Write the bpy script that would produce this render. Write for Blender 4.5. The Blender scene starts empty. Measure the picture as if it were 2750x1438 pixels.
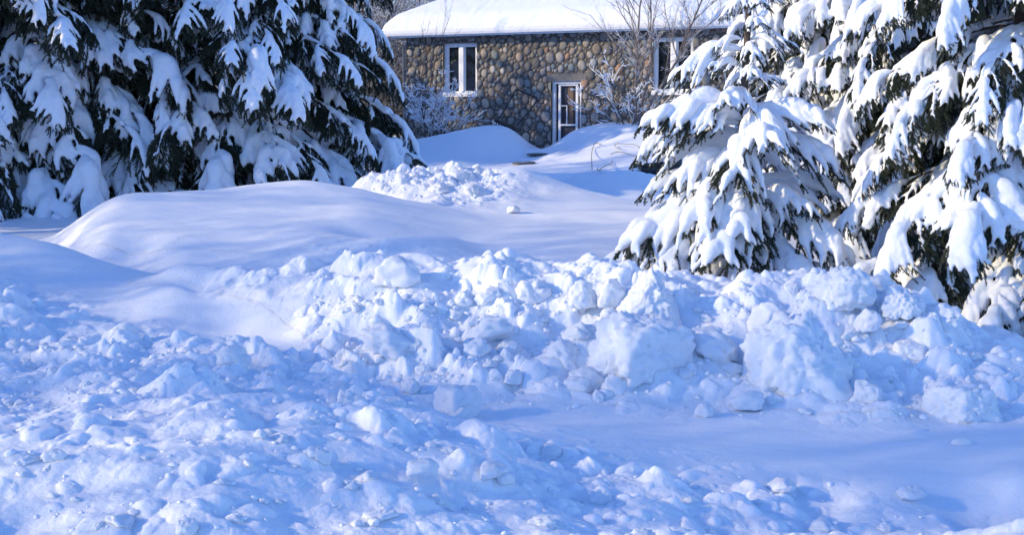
import bpy, bmesh, math, random
import numpy as np
from mathutils import Vector, Matrix, Euler

C = bpy.context.scene.collection
R = math.radians

# ------------------------------------------------------------------ camera, world, sun, exposure
F = 3500.0                       # focal length in pixels of the 2750 px wide photograph
PITCH = math.atan((719 - 318) / F)
CAMZ = 1.7
cam_d = bpy.data.cameras.new('camera')
cam_d.sensor_width = 36.0
cam_d.lens = 36.0 * F / 2750.0
cam_d.clip_start = 0.05
cam_d.clip_end = 3000
cam = bpy.data.objects.new('camera', cam_d)
C.objects.link(cam)
cam.location = (0, 0, CAMZ)
cam.rotation_euler = (math.pi / 2 - PITCH, 0, 0)
bpy.context.scene.camera = cam

SUN_EL, SUN_AZ = 21.0, math.atan2(-0.96, -0.28)      # azimuth from +Y towards +X
w = bpy.data.worlds.new('World')
bpy.context.scene.world = w
w.use_nodes = True
nt = w.node_tree
sky = nt.nodes.new('ShaderNodeTexSky')
sky.sky_type = 'NISHITA'
sky.sun_disc = False
sky.sun_elevation = R(SUN_EL)
sky.sun_rotation = SUN_AZ % (2 * math.pi)
sky.air_density = 1.0
sky.dust_density = 0.3
sky.ozone_density = 6.0
bg = nt.nodes['Background']
hsv = nt.nodes.new('ShaderNodeHueSaturation')
hsv.inputs['Hue'].default_value = 0.512
hsv.inputs['Saturation'].default_value = 1.08
nt.links.new(sky.outputs[0], hsv.inputs['Color'])
nt.links.new(hsv.outputs[0], bg.inputs[0])
bg.inputs[1].default_value = 0.15

sd = bpy.data.lights.new('sun', 'SUN')
sd.energy = 2.0
sd.angle = R(0.7)
sd.color = (1.0, 0.82, 0.52)
sun = bpy.data.objects.new('sun', sd)
C.objects.link(sun)
sdir = Vector((math.sin(SUN_AZ) * math.cos(R(SUN_EL)), math.cos(SUN_AZ) * math.cos(R(SUN_EL)), math.sin(R(SUN_EL))))
sun.rotation_euler = sdir.to_track_quat('Z', 'Y').to_euler()

vs = bpy.context.scene.view_settings
vs.view_transform = 'Standard'
vs.look = 'None'
vs.gamma = 1.0
vs.exposure = 1.05

# ------------------------------------------------------------------ pixel -> world (photo pixels, at a stated depth)
def ray(u, v):
    x = (u - 1375.0) / F
    y = (719.0 - v) / F
    return Vector((x, math.cos(PITCH) + y * math.sin(PITCH), -math.sin(PITCH) + y * math.cos(PITCH)))
def at(u, v, Y):
    d = ray(u, v)
    return Vector((0, 0, CAMZ)) + d * (Y / d.y)
def zat(v, Y):
    return at(1375, v, Y).z

# ------------------------------------------------------------------ object helpers
def tag(o, label=None, cat=None, group=None, kind=None):
    if label: o['label'] = label
    if cat: o['category'] = cat
    if group: o['group'] = group
    if kind: o['kind'] = kind
    return o
def link(o, parent=None):
    C.objects.link(o)
    if parent is not None: o.parent = parent
    return o
def empty(name, loc, rz=0.0):
    o = bpy.data.objects.new(name, None)
    o.location = loc
    o.rotation_euler = (0, 0, rz)
    o.empty_display_size = 0.1
    return link(o)
def mesh_np(name, V, polys, mats, smooth=True, mat_idx=None):
    """polys: list of int arrays of shape (n,k)"""
    me = bpy.data.meshes.new(name)
    V = np.asarray(V, dtype=np.float32)
    me.vertices.add(len(V))
    me.vertices.foreach_set('co', V.ravel())
    polys = [np.asarray(p, dtype=np.int32) for p in polys if len(p)]
    nl = sum(p.size for p in polys)
    npol = sum(len(p) for p in polys)
    me.loops.add(nl)
    me.polygons.add(npol)
    me.loops.foreach_set('vertex_index', np.concatenate([p.ravel() for p in polys]))
    tot = np.concatenate([np.full(len(p), p.shape[1], dtype=np.int32) for p in polys])
    st = np.concatenate([[0], np.cumsum(tot)[:-1]]).astype(np.int32)
    me.polygons.foreach_set('loop_start', st)
    me.polygons.foreach_set('loop_total', tot)
    me.polygons.foreach_set('use_smooth', np.full(npol, smooth, dtype=bool))
    if not isinstance(mats, (list, tuple)): mats = [mats]
    for m in mats: me.materials.append(m)
    if mat_idx is not None:
        me.polygons.foreach_set('material_index', np.asarray(mat_idx, dtype=np.int32))
    me.update(calc_edges=True)
    return me
def obj(name, me, parent=None, loc=None):
    o = bpy.data.objects.new(name, me)
    if loc is not None: o.location = loc
    return link(o, parent)

class MB:
    """collects boxes, tubes and loose polygons into one mesh"""
    def __init__(s):
        s.V = []; s.P = {3: [], 4: []}; s.M = {3: [], 4: []}; s.n = 0
    def add(s, V, F, mi=0):
        V = np.asarray(V, dtype=np.float64).reshape(-1, 3)
        F = np.asarray(F, dtype=np.int64)
        s.V.append(V); k = F.shape[1]
        s.P[k].append(F + s.n); s.M[k].append(np.full(len(F), mi))
        s.n += len(V)
    def box(s, x0, x1, y0, y1, z0, z1, mi=0):
        V = [(x0,y0,z0),(x1,y0,z0),(x1,y1,z0),(x0,y1,z0),(x0,y0,z1),(x1,y0,z1),(x1,y1,z1),(x0,y1,z1)]
        s.add(V, [(0,3,2,1),(4,5,6,7),(0,1,5,4),(1,2,6,5),(2,3,7,6),(3,0,4,7)], mi)
    def tube(s, pts, rad, sides=6, mi=0, cap=True):
        V, Fq, Ft = tube_np(pts, rad, sides)
        s.add(V, Fq, mi)
        if cap and sides == 4:
            n = len(V)
            s.P[4].append(np.array([[3,2,1,0],[n-4,n-3,n-2,n-1]]) + s.n - n); s.M[4].append(np.full(2, mi))
    def build(s, name, mats, parent=None, smooth=True, loc=None):
        return obj(name, s.mesh(name, mats, smooth), parent, loc)
    def mesh(s, name, mats, smooth=True):
        V = np.concatenate(s.V)
        polys, mi = [], []
        for k in (3, 4):
            if s.P[k]:
                polys.append(np.concatenate(s.P[k])); mi.append(np.concatenate(s.M[k]))
        return mesh_np(name, V, polys, mats, smooth, np.concatenate(mi))
def tube_np(pts, rad, sides=6):
    P = np.asarray(pts, dtype=np.float64)
    n = len(P)
    r = np.full(n, rad) if np.isscalar(rad) else np.asarray(rad, dtype=np.float64)
    T = np.gradient(P, axis=0)
    T /= np.linalg.norm(T, axis=1)[:, None] + 1e-12
    ref = np.array([0.0, 0.0, 1.0]) if abs(T[:, 2]).mean() < 0.8 else np.array([1.0, 0.0, 0.0])
    A = np.cross(T, ref); A /= np.linalg.norm(A, axis=1)[:, None] + 1e-12
    B = np.cross(A, T)
    a = np.arange(sides) / sides * 2 * math.pi
    V = P[:, None, :] + r[:, None, None] * (np.cos(a)[None, :, None] * A[:, None, :] + np.sin(a)[None, :, None] * B[:, None, :])
    V = V.reshape(-1, 3)
    i = np.arange(n - 1)[:, None] * sides
    j = np.arange(sides)[None, :]
    j2 = (j + 1) % sides
    Fq = np.stack([i + j, i + j2, i + sides + j2, i + sides + j], axis=-1).reshape(-1, 4)
    return V, Fq, None

# ------------------------------------------------------------------ noise in numpy
_rs = np.random.RandomState(7)
_perm = _rs.permutation(4096)
_perm = np.concatenate([_perm, _perm])
_grad = _rs.normal(size=(4096, 3)); _grad /= np.linalg.norm(_grad, axis=1)[:, None]
_rnd = _rs.rand(4096, 6)
def _h3(ix, iy, iz):
    return _perm[(_perm[(_perm[ix & 4095] + iy) & 4095] + iz) & 4095]
def perlin(p):
    p = np.asarray(p, dtype=np.float64)
    i = np.floor(p).astype(np.int64); f = p - i
    u = f * f * f * (f * (f * 6 - 15) + 10)
    out = np.zeros(len(p))
    for dx in (0, 1):
        wx = u[:, 0] if dx else 1 - u[:, 0]
        for dy in (0, 1):
            wy = u[:, 1] if dy else 1 - u[:, 1]
            for dz in (0, 1):
                wz = u[:, 2] if dz else 1 - u[:, 2]
                g = _grad[_h3(i[:, 0] + dx, i[:, 1] + dy, i[:, 2] + dz)]
                out += wx * wy * wz * (g[:, 0] * (f[:, 0] - dx) + g[:, 1] * (f[:, 1] - dy) + g[:, 2] * (f[:, 2] - dz))
    return out * 1.5
def fbm(p, oct=4, gain=0.5):
    a, s, o = 1.0, 1.0, 0.0
    for k in range(oct):
        o = o + a * perlin(np.asarray(p) * s + 17.3 * k); a *= gain; s *= 2.03
    return o
def lumps(X, Y, cell, seed, keep=0.6):
    """height (in units of the cell) of rounded clods strewn on a jittered grid"""
    px, py = X / cell, Y / cell
    ix, iy = np.floor(px).astype(np.int64), np.floor(py).astype(np.int64)
    out = np.zeros_like(px)
    for dx in (-1, 0, 1):
        for dy in (-1, 0, 1):
            r = _rnd[_h3(ix + dx, iy + dy, np.full_like(ix, seed))]
            cx = ix + dx + r[:, 0]; cy = iy + dy + r[:, 1]
            rad = 0.22 + 0.42 * r[:, 2] ** 1.5
            an = r[:, 3] * 6.283; st = 0.7 + 0.6 * r[:, 4]
            ex, ey = px - cx, py - cy
            a = (ex * np.cos(an) + ey * np.sin(an)) * st
            b = (-ex * np.sin(an) + ey * np.cos(an)) / st
            d2 = (a * a + b * b) / (rad * rad)
            dome = np.clip(1 - d2, 0, None) ** (0.55 + 0.7 * r[:, 4])
            out = np.maximum(out, np.where(r[:, 5] < keep, dome * rad * (0.6 + 0.7 * r[:, 3]), 0))
    return out

# ------------------------------------------------------------------ materials
def mat(name, color=(0.5, 0.5, 0.5), rough=0.6, metal=0.0, noise=None, bump=None, attr=None, spec=None):
    m = bpy.data.materials.new(name); m.use_nodes = True
    t = m.node_tree; b = t.nodes['Principled BSDF']
    b.inputs['Base Color'].default_value = (*color, 1)
    b.inputs['Roughness'].default_value = rough
    b.inputs['Metallic'].default_value = metal
    if spec is not None: b.inputs['Specular IOR Level'].default_value = spec
    tc = t.nodes.new('ShaderNodeTexCoord')
    last = None
    if attr:
        a = t.nodes.new('ShaderNodeAttribute'); a.attribute_name = attr
        last = a.outputs['Color']
    if noise:
        sc, c2, lo, hi = noise
        n = t.nodes.new('ShaderNodeTexNoise'); n.inputs['Scale'].default_value = sc; n.inputs['Detail'].default_value = 6
        t.links.new(tc.outputs['Object'], n.inputs['Vector'])
        mr = t.nodes.new('ShaderNodeMapRange'); mr.inputs[1].default_value = lo; mr.inputs[2].default_value = hi
        t.links.new(n.outputs['Fac'], mr.inputs[0])
        mx = t.nodes.new('ShaderNodeMix'); mx.data_type = 'RGBA'
        t.links.new(mr.outputs[0], mx.inputs[0])
        if last is not None: t.links.new(last, mx.inputs[6])
        else: mx.inputs[6].default_value = (*color, 1)
        mx.inputs[7].default_value = (*c2, 1)
        if attr:
            mx.blend_type = 'MULTIPLY'
        last = mx.outputs[2]
    if last is not None: t.links.new(last, b.inputs['Base Color'])
    if bump:
        sc, dist, stg = bump
        n = t.nodes.new('ShaderNodeTexNoise'); n.inputs['Scale'].default_value = sc; n.inputs['Detail'].default_value = 8
        n.inputs['Roughness'].default_value = 0.62
        t.links.new(tc.outputs['Object'], n.inputs['Vector'])
        bp = t.nodes.new('ShaderNodeBump'); bp.inputs['Distance'].default_value = dist; bp.inputs['Strength'].default_value = stg
        t.links.new(n.outputs['Fac'], bp.inputs['Height'])
        t.links.new(bp.outputs[0], b.inputs['Normal'])
    return m
def snow_mat(name, bump, sss):
    m = mat(name, (0.87, 0.90, 0.96), 0.75, noise=(3.0, (0.84, 0.875, 0.95), 0.35, 0.7), bump=bump, spec=0.25)
    b = m.node_tree.nodes['Principled BSDF']
    b.inputs['Subsurface Weight'].default_value = 1.0
    b.inputs['Subsurface Radius'].default_value = (1.0, 1.15, 1.4)
    b.inputs['Subsurface Scale'].default_value = sss
    return m
M_SNOW = snow_mat('snow', (55.0, 0.012, 0.5), .022)
M_CHUNK = snow_mat('chunk_snow', (55.0, 0.012, 0.5), .005)
M_CRUMB = snow_mat('crumb_snow', (55.0, 0.008, 0.4), .0012)
M_TSNOW = snow_mat('tree_snow', (40.0, 0.012, 0.4), .009)
M_NEEDLE = mat('needles', (0.018, 0.032, 0.016), 0.6, noise=(9.0, (0.045, 0.055, 0.028), 0.35, 0.75))
M_BARK = mat('bark', (0.06, 0.045, 0.035), 0.9, noise=(14.0, (0.11, 0.085, 0.07), 0.4, 0.7), bump=(40, 0.01, 0.6))
M_TWIG = mat('twig', (0.075, 0.055, 0.045), 0.8, noise=(6.0, (0.14, 0.11, 0.09), 0.4, 0.7))
M_PALE_TWIG = mat('pale_twig', (0.12, 0.09, 0.068), 0.8, noise=(3.0, (0.07, 0.052, 0.042), 0.4, 0.7))
# ------------------------------------------------------------------ the snow: one sheet through measured points
# (photo u, photo v, depth Y, roughness 0..1); a 5th value gives the height directly
CP = [
 # bottom edge and the heap nearest the road
 (-300,1438,4.3,.5),(0,1438,4.3,.5),(500,1438,4.3,.55),(1000,1438,4.5,.6),(1500,1438,4.8,.7),(2000,1438,5.0,.7),(2750,1438,5.2,.6),(3100,1438,5.2,.5),
 (-300,1290,4.8,.5),(0,1230,4.85,.5),(250,1150,5.1,.5),(600,1110,5.4,.55),(1000,1150,5.6,.6),(1400,1230,5.7,.75),(1800,1300,5.9,.75),(2250,1360,5.9,.7),(2700,1395,5.9,.4),
 (0,1110,6.1,.8),(500,1060,6.3,.85),(900,1080,6.4,.85),(1250,1130,6.6,.7),(1550,1180,6.6,.35),(1600,1240,6.15,.6),(2000,1270,6.2,.3),(2400,1320,6.0,.15),
 # churned snow on the left, middle distance
 (-300,790,9.8,.6),(0,800,9.4,.9),(0,950,7.8,.9),(200,900,8.2,.9),(450,960,7.7,.95),(700,1010,7.3,.95),(860,990,7.7,.9),(1000,1050,7.2,.8),(1150,1090,7.2,.55),(300,1000,7.2,.9),(600,920,8.2,.6),
 # smooth flat strip (ploughed lane edge)
 (1500,1140,7.15,.04),(2000,1150,7.1,0),(2600,1190,6.8,0),(3000,1200,6.8,0),(2300,1230,6.55,0),(2750,1300,6.05,.05),
 # smooth hollow on the left
 (300,830,9.5,.1),(600,890,9.1,0),(780,940,8.6,.1),(500,800,10.0,0),(100,745,10.6,.1),(-300,745,10.8,.1),(0,680,11.2,.0),(250,790,10.1,.03),(-300,0,13.2,.0,.30),(0,0,13.0,.0,.26),(150,0,12.8,.0,.24),(300,0,12.3,.0,.25),(420,0,11.8,.0,.27),
 (-300,618,11.9,.0),(0,632,11.8,.05),(150,660,11.6,.0),(300,712,11.2,.05),
 # crest of the ploughed bank
 (400,742,10.6,.0),(480,716,10.4,.02),(620,735,10.1,.4),(700,728,9.9,.6),(850,742,9.5,.6),(960,708,9.5,.6),(1060,692,9.5,.4),(1150,740,9.3,.5),(1240,790,9.1,.6),(1330,735,9.2,.8),(1420,712,9.3,.8),(1550,755,9.2,.8),(1700,745,9.2,.8),(1850,785,9.1,.7),(1950,790,9.0,.8),(2080,770,9.0,.7),(2200,755,9.0,.7),(2330,735,9.0,.7),(2430,785,8.9,.7),(2520,880,8.6,.7),(2600,945,8.35,.7),(2750,1005,8.15,.6),(3000,1040,8.0,.5),
 # its face
 (480,770,9.9,.0),(700,790,9.4,.2),(870,840,9.0,.55),(1000,830,8.95,.8),(1150,830,8.8,.9),(1280,880,8.6,.8),(1400,830,8.85,1),(1600,860,8.7,1),(1780,870,8.6,.8),(2000,880,8.5,.9),(2200,850,8.6,.9),(2400,860,8.55,.9),(2550,1000,8.05,.8),(2750,1065,7.85,.7),
 (880,930,8.45,.8),(1050,950,8.25,.8),(1250,980,8.1,.7),(1450,990,8.1,.7),(1700,990,8.1,.8),(1950,1000,8.05,.8),(2250,1010,8.0,.8),(2500,1055,7.85,.8),
 (950,1010,8.0,.6),(1250,1085,7.65,.3),(1500,1085,7.65,.25),(1900,1095,7.6,.3),(2250,1125,7.4,.35),(2600,1140,7.3,.35),(2900,1150,7.25,.3),
 # behind the bank
 (600,0,11.2,.1,.30),(850,0,10.8,.3,.32),(1100,0,10.8,.3,.30),(1350,715,11.0,.35),(1600,722,10.8,.2),(2000,0,10.6,.1,.28),(2500,0,10.2,.1,.06),(3000,0,10.0,.1,-.06),(2300,0,12.5,.1,.22),(2800,0,12.5,.1,.08),
 (350,690,12.8,.0),(600,690,12.5,.05),(800,686,12.2,.15),(1000,662,12.1,.2),(1110,638,12.4,.0),(1190,634,12.7,.0),(1300,676,12.4,.05),(1450,682,12.2,.03),(1600,650,13.0,0),(1000,0,13.2,.0,.36),(1200,0,13.6,.0,.38),
 # the big smooth mound
 (185,664,13.3,.0),(215,620,13.6,.0),(260,570,14.0,.0),(305,533,14.3,.0),(345,515,14.6,.0),(450,512,14.9,.0),(600,510,15.1,.0),(700,494,15.3,.0),(820,479,15.6,.0),(950,503,15.6,.0),(1050,530,15.4,.0),(1150,556,15.2,.0),
 (350,600,13.5,.0),(500,600,13.6,.0),(800,590,13.8,.0),(1000,610,13.8,.0),(300,650,13.0,.0),(450,650,12.9,.0),(700,650,12.9,.0),(950,640,13.0,.02),(620,550,14.3,0),(850,530,14.7,0),(400,545,14.1,0),
 (120,0,13.6,.0,.22),(100,0,15.0,.0,.25),(230,0,16.2,.0,.30),(450,0,17.2,.0,.34),(650,0,17.6,.0,.36),(850,0,18,.0,.40),(1000,0,17.4,.1,.45),
 (150,617,17,.0),(60,580,18,.0),(-200,570,18,.0),(0,560,19,.0),(200,555,19.6,.0),(0,0,24,.0,.5),(600,0,24,.0,.55),(-300,0,30,.0,.7),
 # ridge of broken snow behind the mound
 (1010,476,18.0,.5),(1070,462,18.2,.8),(1140,448,18.4,.8),(1215,462,18.4,.8),(1290,448,18.4,.9),(1340,446,18.5,.3),(1420,454,18.6,.1),(1490,484,18.3,.05),(1130,510,17.3,.6),(1250,512,17.3,.5),(1130,548,16.6,.3),(1350,540,16.8,.15),(1250,572,16.0,.02),(1500,585,15.6,.0),(1680,560,16.8,.0),(1470,535,17.3,.0),(1900,560,16.5,.0),(2300,0,17,.0,.5),(3000,0,17,.0,.5),
 (1050,0,20,.1,.55),(1250,0,20.2,.1,.55),(1420,0,20.3,.1,.55),(1200,0,23,.1,.55),(1400,0,23,.1,.55),
 # right rounded mound
 (1525,522,20.2,.02),(1590,468,21.0,.05),(1660,454,21.4,.25),(1740,470,21.4,.2),(1820,490,21.4,.1),(1600,535,19.9,.02),(1690,542,19.6,.02),(1800,545,19.5,.0),(1700,0,23,.0,.58),(1550,0,23,.0,.55),
 # trodden path to the door
 (1470,478,24.5,.05),(1490,445,28,.08),(1440,428,31,.15),(1450,415,33.4,.1),(1490,408,35.2,.1),
 # drift left of the path
 (1000,415,31,.0),(1100,394,32,.0),(1180,378,32.3,.0),(1260,362,32.5,.0),(1340,350,33,.0),(1390,356,33.4,.05),(1428,388,33.7,.02),(1000,444,28.5,.0),(1150,438,29.8,.0),(1300,438,30.2,.0),(1395,436,31,.02),(1110,385,37.0,.0),(1250,380,36.4,.0),(1400,394,35.8,.0),(1000,400,36,.0),(900,0,36,.0,.95),
 # drift right of the path
 (1498,396,32.0,.0),(1522,362,33.0,.0),(1560,346,33.0,.0),(1610,342,32.6,.0),(1720,345,31.8,.0),(1800,350,31,.0),(1560,420,29.5,.0),(1640,432,28,.0),(1700,447,26.5,.05),(1780,442,26.5,.05),(1530,438,28.8,.0),(1900,0,31,.0,1.35),(2200,0,30,.0,1.2),(2600,0,28,.0,1.0),(1600,345,34.8,.0),(1750,340,34.4,.0),(2100,0,36,.0,1.3),(3000,0,32,.0,.9),
 # beyond the house corner and far field
 (1060,345,42,.0),(980,340,44,.0),(700,0,44,.0,1.3),(200,0,44,.0,1.2),(-300,0,44,.0,1.0),(1400,0,46,.0,1.4),(2000,0,46,.0,1.5),(3000,0,46,.0,1.3),
 (-300,0,75,.0,2.0),(600,0,75,.0,2.3),(1100,0,75,.0,2.4),(2000,0,75,.0,2.4),(3000,0,75,.0,2.0),
 # nearer than the picture
 (0,0,3.0,.5,.10),(1375,0,3.0,.5,.05),(2750,0,3.0,.5,.0),(3100,1250,6.4,.1),(-300,950,7.8,.7),(-300,1110,6.1,.7),
]
cu, cY, cz, cr = [], [], [], []
for c in CP:
    cu.append(c[0]); cY.append(c[2]); cr.append(c[3])
    cz.append(c[4] if len(c) > 4 else at(c[0], c[1], c[2]).z)
cu = np.array(cu, float); cY = np.array(cY); cz = np.array(cz); cr = np.array(cr)
KU, KY, CC = 1 / 1000.0, 3.0, 0.07
cq = np.stack([cu * KU, KY * np.log(cY)], 1)
def _kern(d2): return np.sqrt(d2 + CC * CC)
_A = _kern(((cq[:, None] - cq[None]) ** 2).sum(-1))
_n = len(cq)
_S = np.zeros((_n + 3, _n + 3))
_S[:_n, :_n] = _A - 0.0012 * np.eye(_n)
_S[:_n, _n] = 1; _S[_n, :_n] = 1
_S[:_n, _n+1:] = cq; _S[_n+1:, :_n] = cq.T
# heights are interpolated as a share of the distance, so that near and far relief weigh alike
_rhs = np.zeros((_n + 3, 2)); _rhs[:_n, 0] = cz / cY; _rhs[:_n, 1] = cr
_w = np.linalg.solve(_S, _rhs)
def base(X, Y):
    """smooth height and roughness of the snow at world X, Y"""
    X = np.asarray(X, float); Y = np.asarray(Y, float)
    Yc = np.clip(Y, 2.6, 85)
    u = np.clip(1375 + F * X / np.maximum(Yc, 0.5), -420, 3200)
    q0, q1 = u * KU, KY * np.log(Yc)
    z = np.empty_like(q0); r = np.empty_like(q0)
    for s in range(0, len(q0), 60000):
        e = slice(s, s + 60000)
        d2 = ((q0[e, None] - cq[None, :, 0]).astype(np.float32) ** 2 + (q1[e, None] - cq[None, :, 1]).astype(np.float32) ** 2)
        k = np.sqrt(d2 + np.float32(CC * CC)).astype(np.float64)
        o = k @ _w[:_n] + _w[_n] + q0[e, None] * _w[_n+1] + q1[e, None] * _w[_n+2]
        z[e] = o[:, 0]; r[e] = o[:, 1]
    return z * Yc, np.clip(r, 0, 1)
def height(X, Y):
    X = np.asarray(X, float); Y = np.asarray(Y, float)
    z, r = base(X, Y)
    P = np.stack([X, Y, np.zeros_like(X)], 1)
    wx = X + 0.05 * perlin(P * 5) + 0.018 * perlin(P * 17)
    wy = Y + 0.05 * perlin(P * 5 + 31) + 0.018 * perlin(P * 17 + 9)
    z = z + 0.03 * fbm(P * 0.55, 3) * np.clip(Y / 10, 0.4, 1.6)            # gentle drifting
    z = z + (1 - r) * 0.0035 * fbm(P * np.array([3.0, 9.0, 1]), 3)          # faint wind ripples
    act = r > 0.02
    if act.any():
        a = np.where(act)[0]
        Xa, Ya, ra, Pa = wx[a], wy[a], r[a], P[a]
        patch = np.clip(0.8 + 0.9 * fbm(Pa * 0.9 + 5, 2), 0.2, 1.3) * np.interp(Ya, [7.2, 8.2], [.8, 1.25])
        d = ra * np.interp(Ya, [7.2, 8.2], [0.08, 0.13]) * fbm(Pa * 2.2, 3)
        d = d + ra * patch * 0.50 * 0.42 * lumps(Xa, Ya, 0.42, 11, 0.45)
        d = d + ra * patch * 0.75 * 0.21 * lumps(Xa, Ya, 0.21, 12, 0.42)
        d = d + ra * patch * 0.80 * 0.105 * lumps(Xa, Ya, 0.105, 13, 0.40)
        d = d + ra * patch * 0.38 * 0.05 * lumps(Xa, Ya, 0.05, 14, 0.25)
        d = d + ra * 0.006 * fbm(Pa * 24, 2)
        z[a] += d - ra * 0.05
    return z
def hz(x, y): return float(height(np.array([x]), np.array([y]))[0])
def bz(x, y): return float(base(np.array([x]), np.array([y]))[0][0])
_ys = np.exp(np.linspace(math.log(3.8), math.log(70), 900))
def hit(u, v):
    """where the sight line through a photo pixel meets the smooth snow"""
    d = ray(u, v); s = _ys / d.y
    x, z = d.x * s, CAMZ + d.z * s
    g, _ = base(x, _ys)
    k = np.argmax(z <= g)
    return float(x[k]), float(_ys[k])

NC, NR = 1250, 1250
th = np.linspace(-1, 1, NC)
tanx = 0.44 * th + 0.25 * th ** 7                              # columns spread from the middle outwards
yr = np.exp(np.concatenate([np.linspace(math.log(3.0), math.log(24), NR - 250), np.linspace(math.log(24), math.log(90), 251)[1:]]))
XX = (yr[:, None] * tanx[None, :]).ravel()
YY = np.repeat(yr, len(th))
ZZ = height(XX, YY)
nr = len(yr)
VV = np.stack([XX, YY, ZZ], 1)
ii = (np.arange(nr - 1)[:, None] * NC + np.arange(NC - 1)[None, :]).ravel()
QQ = np.stack([ii, ii + 1, ii + NC + 1, ii + NC], 1)
# vertex normals of the whole sheet, kept where the sheet is cut into bank, mound and drifts
G = VV.reshape(nr, NC, 3)
gu = np.gradient(G, axis=1); gv = np.gradient(G, axis=0)
NN = np.cross(gu, gv).reshape(-1, 3); NN /= np.linalg.norm(NN, axis=1)[:, None]
fu = (1375 + F * XX / YY)[QQ].mean(1); fY = YY[QQ].mean(1)
def inpoly(u, y, poly):
    c = np.zeros(len(u), bool); j = len(poly) - 1
    ly = np.log(y)
    for i in range(len(poly)):
        (x0, y0), (x1, y1) = poly[i], poly[j]
        y0, y1 = math.log(y0), math.log(y1)
        hitm = ((y0 > ly) != (y1 > ly))
        if y0 != y1:
            c ^= hitm & (u < (x1 - x0) * (ly - y0) / (y1 - y0) + x0)
        j = i
    return c
REG = [
 ('snow_bank', [(330,10.5),(480,9.9),(700,9.3),(860,8.5),(960,7.95),(1250,7.68),(1900,7.62),(2600,7.35),(3200,7.25),(3200,9.0),(2600,9.4),(2000,9.9),(1300,10.2),(700,10.7),(420,11.1)], 'churned snow ploughed up into a lumpy bank across the yard edge', 'snowbank'),
 ('snow_mound', [(170,13.2),(340,12.85),(800,12.5),(1020,13.2),(1120,14.4),(1180,15.4),(1050,16.2),(800,16.6),(320,15.6)], 'large smooth rounded mound of snow in front of the big dark spruce', 'snow mound'),
 ('snow_ridge', [(960,17.6),(1100,16.7),(1330,16.5),(1540,18.0),(1480,19.4),(1200,19.6),(980,19.2)], 'broken ridge of shovelled snow with a crumbly left end, behind the smooth mound', 'snow ridge'),
 ('small_mound', [(1500,20.0),(1640,19.4),(1900,19.3),(1900,22.5),(1580,22.4)], 'rounded mound of snow beside the small spruce, beyond the yard', 'snow mound'),
 ('left_drift', [(980,29),(1150,29.6),(1390,30.8),(1432,33.6),(1420,35.5),(1100,37.2),(1000,37)], 'drift of snow under the left window of the stone house', 'snowdrift'),
 ('right_drift', [(1500,31.5),(1525,28.6),(1640,27.8),(1900,26.4),(1900,34.2),(1560,35),(1515,35)], 'drift of snow beside the house door with tan stalks on it', 'snowdrift'),
]
REG = [(n if n not in ('left_drift', 'right_drift', 'small_mound') else {'left_drift': 'snow_drift', 'right_drift': 'snow_drift', 'small_mound': 'snow_mound'}[n], p, l, c) for n, p, l, c in REG]
reg = np.zeros(len(QQ), int)
for k, (nm, poly, lb, ct) in enumerate(REG):
    reg[(reg == 0) & inpoly(fu, fY, poly)] = k + 1
def cut(name, sel):
    q = QQ[sel]
    used, inv = np.unique(q, return_inverse=True)
    me = mesh_np(name, VV[used], [inv.reshape(-1, 4)], M_SNOW)
    me.normals_split_custom_set_from_vertices(NN[used].astype(np.float32))
    return obj(name, me)
tag(cut('ground', reg == 0), 'snow covered yard, churned in front and smooth behind', 'snow', kind='structure')
for k, (nm, poly, lb, ct) in enumerate(REG):
    if (reg == k + 1).any():
        tag(cut(nm, reg == k + 1), lb, ct, kind='structure')
# the country around, one wide sheet under the yard
far = MB()
N = 48
aa = np.linspace(0, 2 * math.pi, N, endpoint=False)
rr = np.array([0.0, 20, 60, 95, 200, 500, 1500])
zz = np.array([-.25, -.25, -.25, -.3, 0.5, 4, 10])
Vf = [(r * math.sin(a), 20 + r * math.cos(a), z) for r, z in zip(rr, zz) for a in aa]
Ff = [(i * N + j, i * N + (j + 1) % N, (i + 1) * N + (j + 1) % N, (i + 1) * N + j) for i in range(len(rr) - 1) for j in range(N)]
far.add(Vf, [f[::-1] for f in Ff])
tag(far.build('land', M_SNOW), 'flat snow covered land reaching away behind the house', 'land', kind='structure')

# ------------------------------------------------------------------ snow chunks
def ico(sub):
    bm = bmesh.new(); bmesh.ops.create_icosphere(bm, subdivisions=sub, radius=1.0)
    V = np.array([v.co[:] for v in bm.verts]); Fc = np.array([[v.index for v in f.verts] for f in bm.faces]); bm.free()
    return V, Fc
ICO = {s: ico(s) for s in (1, 2, 3, 4, 5)}
def clod(seed, sub, planes=9, soft=9.0, rough=0.07, squash=0.8, freq=2.2, cut=None):
    rs = np.random.RandomState(seed)
    D, Fc = ICO[sub]
    n = rs.normal(size=(planes, 3)); n /= np.linalg.norm(n, axis=1)[:, None]
    n = np.concatenate([n, [[0, 0, -1]]]); dist = np.concatenate([rs.uniform(0.62, 1.0, planes), [0.5]])
    if cut is not None:
        n = np.array([c[:3] for c in cut], float); n /= np.linalg.norm(n, axis=1)[:, None]; dist = np.array([c[3] for c in cut])
    t = np.clip(D @ n.T, 0.0, None) / dist[None]                # soft minimum over cutting planes
    r = 1.0 / ((t ** soft).sum(1) + (0.8 if cut is not None else 0.95) ** soft) ** (1 / soft)
    r = r * (1 + rough * fbm(D * freq + seed * 3.1, 5, 0.6) + 0.8 * rough * np.abs(fbm(D * freq * 3 + seed, 2)))
    V = D * r[:, None] * np.array([1.0, rs.uniform(0.75, 1.05) if cut is None else 1.0, squash])
    return V, Fc
def clod_mesh(seed, sub, **k):
    V, Fc = clod(seed, sub, **k)
    return mesh_np('snow_chunk', V, [Fc], M_CHUNK)
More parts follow.
